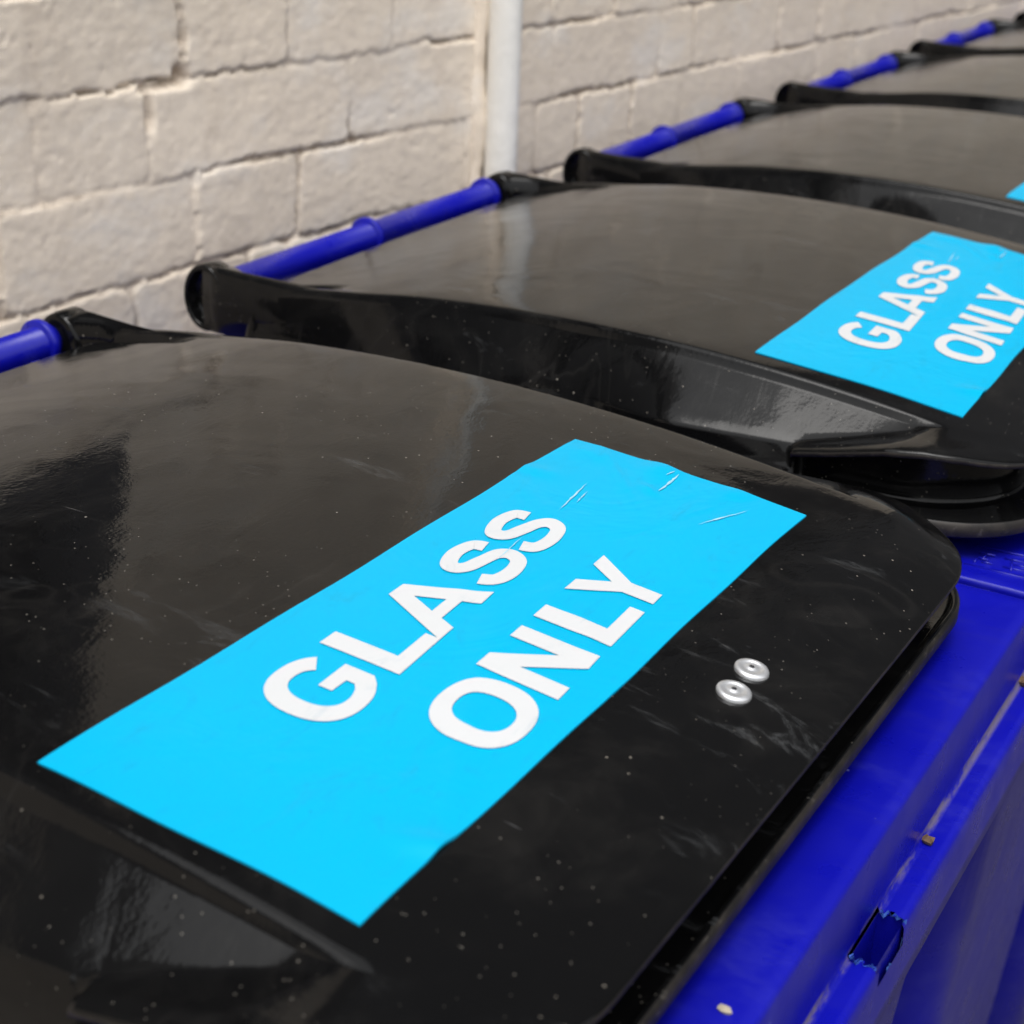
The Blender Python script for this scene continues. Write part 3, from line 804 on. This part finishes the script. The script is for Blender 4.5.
for _ in range(4): bins.append(copy_tree(bins[1]))
LABELS = ['nearest blue bin, black lid with two metal rivets beside its GLASS ONLY sticker',
          'second blue wheelie bin from the camera, its cyan sticker cut off by the right edge',
          'third black-lidded blue bin along the wall, behind the one with the cut-off sticker',
          'fourth black-lidded blue bin from the camera, showing no sticker',
          'fifth black-lidded bin along the wall, near the top right corner',
          'farthest bin of the row, a sliver of black lid in the top right corner']
for b, (x, y, r), lab in zip(bins, POS, LABELS):
    b.location = (x, y, GZ); b.rotation_euler = (0, 0, r); b['label'] = lab

# ------------------------------------------------------------------ pipe on the wall
def build_pipe():
    mb = MB(); R = .0172; n = 28; zs = np.arange(GZ+.01, 1.5, .05); vs = []; rnd = np.random.default_rng(3)
    for z in zs:
        for k in range(n):
            a = 2*math.pi*k/n; q = R*(1+.02*math.sin(7*z+3*a)); vs.append((q*math.cos(a), q*math.sin(a), z-GZ))
    fs = [(i*n+k, i*n+(k+1) % n, (i+1)*n+(k+1) % n, (i+1)*n+k) for i in range(len(zs)-1) for k in range(n)]
    mb.add(vs, fs); o = link('drain_pipe', mb.mesh('drain_pipe'), M_PIPE)
    o.location = (.6382, .1438, GZ)
    o['label'] = 'thin vertical pipe painted white, fixed to the brick wall'; o['category'] = 'pipe'
    # strip of old filler between pipe and bricks
    return o
pipe = build_pipe()
def build_fillet():
    mb = MB(); rnd = random.Random(2); zs = np.arange(-.30, 1.0, .006); secs = []
    for z in zs:
        w = .013+.004*math.sin(z*37)+rnd.uniform(-.0012, .0012); d = .010+.003*math.sin(z*51+1)+rnd.uniform(-.001, .001)
        secs.append([(-w, .012, z), (-w*.8, .001, z), (-w*.45, -d*.55, z), (0, -d, z), (w*.5, -d*.6, z), (w, .012, z)])
    mb.loft(secs); o = link('mortar_fillet', mb.mesh('mortar_fillet'), M_WALL, pipe)
    o.location = (-.012, .0235, -GZ); return o
build_fillet()

# ------------------------------------------------------------------ small dirt
def bit(name, loc, size, mat, seed, label, cat):
    rnd = random.Random(seed); mb = MB(); n = 9
    ring = [(size[0]*math.cos(2*math.pi*k/n)*rnd.uniform(.55, 1.1), size[1]*math.sin(2*math.pi*k/n)*rnd.uniform(.5, 1.1), size[2]*rnd.uniform(0, .9)) for k in range(n)]
    mb.add(ring+[(0, 0, size[2])]+[(x*.8, y*.8, -.0006) for x, y, z in ring], [(k, (k+1) % n, n) for k in range(n)]+[(k, (k+1) % n, n+1+(k+1) % n, n+1+k) for k in range(n)])
    o = link(name, mb.mesh(name), mat, None, False); o.location = loc; o.rotation_euler.z = rnd.uniform(0, 3)
    o['label'] = label; o['category'] = cat; return o
def onbin(k, x, y, z):
    X, Y, r = POS[k]; return (X+x*math.cos(r)-y*math.sin(r), Y+x*math.sin(r)+y*math.cos(r), z)
bit('leaf_fragment', onbin(0, .312, -.6150, -.0918), (.0042, .0032, .0024), M_LEAF, 1, 'small brown crumb lodged in the gutter of the nearest bin rim', 'leaf fragment')
bit('leaf_fragment', onbin(0, .482, -.6150, -.0918), (.0065, .0040, .0032), M_LEAF, 4, 'brown dried scrap in the blue gutter where the first two bins meet', 'leaf fragment')
bit('grit_lump', onbin(0, .1135, -.5990, -.0518), (.0036, .0017, .0014), M_PALE, 3, 'pale crumb on the blue rim under the lid at the bottom edge', 'grit')

# ------------------------------------------------------------------ ground
def ground():
    t = NT('paving_concrete')
    P = t.coord(); a = t.noise(P, 2.5, 5, .6); b = t.noise(P, 60, 4, .7)
    col = t.mix(a, (.060, .052, .044), (.115, .10, .085)); col = t.mix(t.ramp(b, .4, .7, 0., .5), col, (.05, .044, .038))
    m = t.base(Base__Color=col, Roughness=.85, Normal=t.bump(b, .6, .01))
    me = mesh_from('ground', [(-40, -60, GZ), (60, -60, GZ), (60, 12, GZ), (-40, 12, GZ)], [(0, 1, 2, 3)])
    o = link('ground', me, m, None, False); o['kind'] = 'structure'
ground()

# unseen block added past the last bin so the lids mirror something dark
def facing():
    t = NT('stock_brick'); P = t.coord(rot=(math.pi/2, 0, 0), scale=(1, 1, 1))
    br = t.n('ShaderNodeTexBrick', Vector=P, Scale=4.4, Color1=(.075, .078, .085, 1), Color2=(.10, .10, .105, 1), Mortar=(.14, .14, .14, 1))
    m = t.base(Base__Color=br.outputs['Color'], Roughness=.9)
    mb = MB(); mb.box((3.4, -6, GZ), (9, 5, 6.5)); mb.box((3.32, -6.1, 6.5), (9, 5.1, 6.62))
    o = link('added_block', mb.mesh('added_block'), m, None, False)
    o['label'] = 'unseen dark brick block added past the farthest bin for the lid reflections'; o['category'] = 'building'
facing()

# ------------------------------------------------------------------ light
w = bpy.data.worlds.new('World'); scene.world = w; w.use_nodes = True
nt = w.node_tree; nt.nodes.clear()
sky = nt.nodes.new('ShaderNodeTexSky'); sky.sky_type = 'NISHITA'; sky.sun_disc = False
SUN_EL, SUN_AZ = math.radians(74), math.radians(248)   # azimuth clockwise from +Y
sky.sun_elevation = SUN_EL; sky.sun_rotation = SUN_AZ; sky.air_density = 1.5; sky.dust_density = 4.0
hs = nt.nodes.new('ShaderNodeHueSaturation'); hs.inputs['Saturation'].default_value = .08
bg = nt.nodes.new('ShaderNodeBackground'); bg.inputs[1].default_value = .15
out = nt.nodes.new('ShaderNodeOutputWorld')
nt.links.new(sky.outputs[0], hs.inputs['Color']); nt.links.new(hs.outputs[0], bg.inputs[0]); nt.links.new(bg.outputs[0], out.inputs[0])
L = bpy.data.lights.new('sun', 'SUN'); L.energy = 1.0; L.angle = math.radians(38); L.color = (1, .97, .93)
lo = bpy.data.objects.new('sun', L); COL.objects.link(lo)
d = Vector((math.sin(SUN_AZ)*math.cos(SUN_EL), math.cos(SUN_AZ)*math.cos(SUN_EL), math.sin(SUN_EL)))
lo.rotation_euler = d.to_track_quat('Z', 'Y').to_euler(); lo.location = (0, -3, 4)

# ------------------------------------------------------------------ camera
yaw, pitch, roll = -.5248, .4075, .0429
cy, sy, cp, sp = math.cos(yaw), math.sin(yaw), math.cos(pitch), math.sin(pitch)
F = Vector((cy*cp, -sy*cp, -sp)); R = F.cross(Vector((0, 0, 1))).normalized(); U = R.cross(F)
c, s = math.cos(roll), math.sin(roll); R2 = c*R+s*U; U2 = -s*R+c*U
cam = bpy.data.cameras.new('camera'); co = bpy.data.objects.new('camera', cam); COL.objects.link(co)
M = Matrix((( R2.x, U2.x, -F.x, -.8572), (R2.y, U2.y, -F.y, -.7543), (R2.z, U2.z, -F.z, .3228), (0, 0, 0, 1)))
co.matrix_world = M
cam.sensor_width = 36; cam.lens = 1648.97/1024*36; cam.clip_start = .02; cam.clip_end = 300
cam.dof.use_dof = True; cam.dof.focus_distance = .76; cam.dof.aperture_fstop = 12; cam.dof.aperture_blades = 9
scene.camera = co
scene.view_settings.view_transform = 'Standard'; scene.view_settings.look = 'None'
scene.view_settings.exposure = 0.70; scene.view_settings.gamma = 1.0
scene.cycles.max_bounces = 8
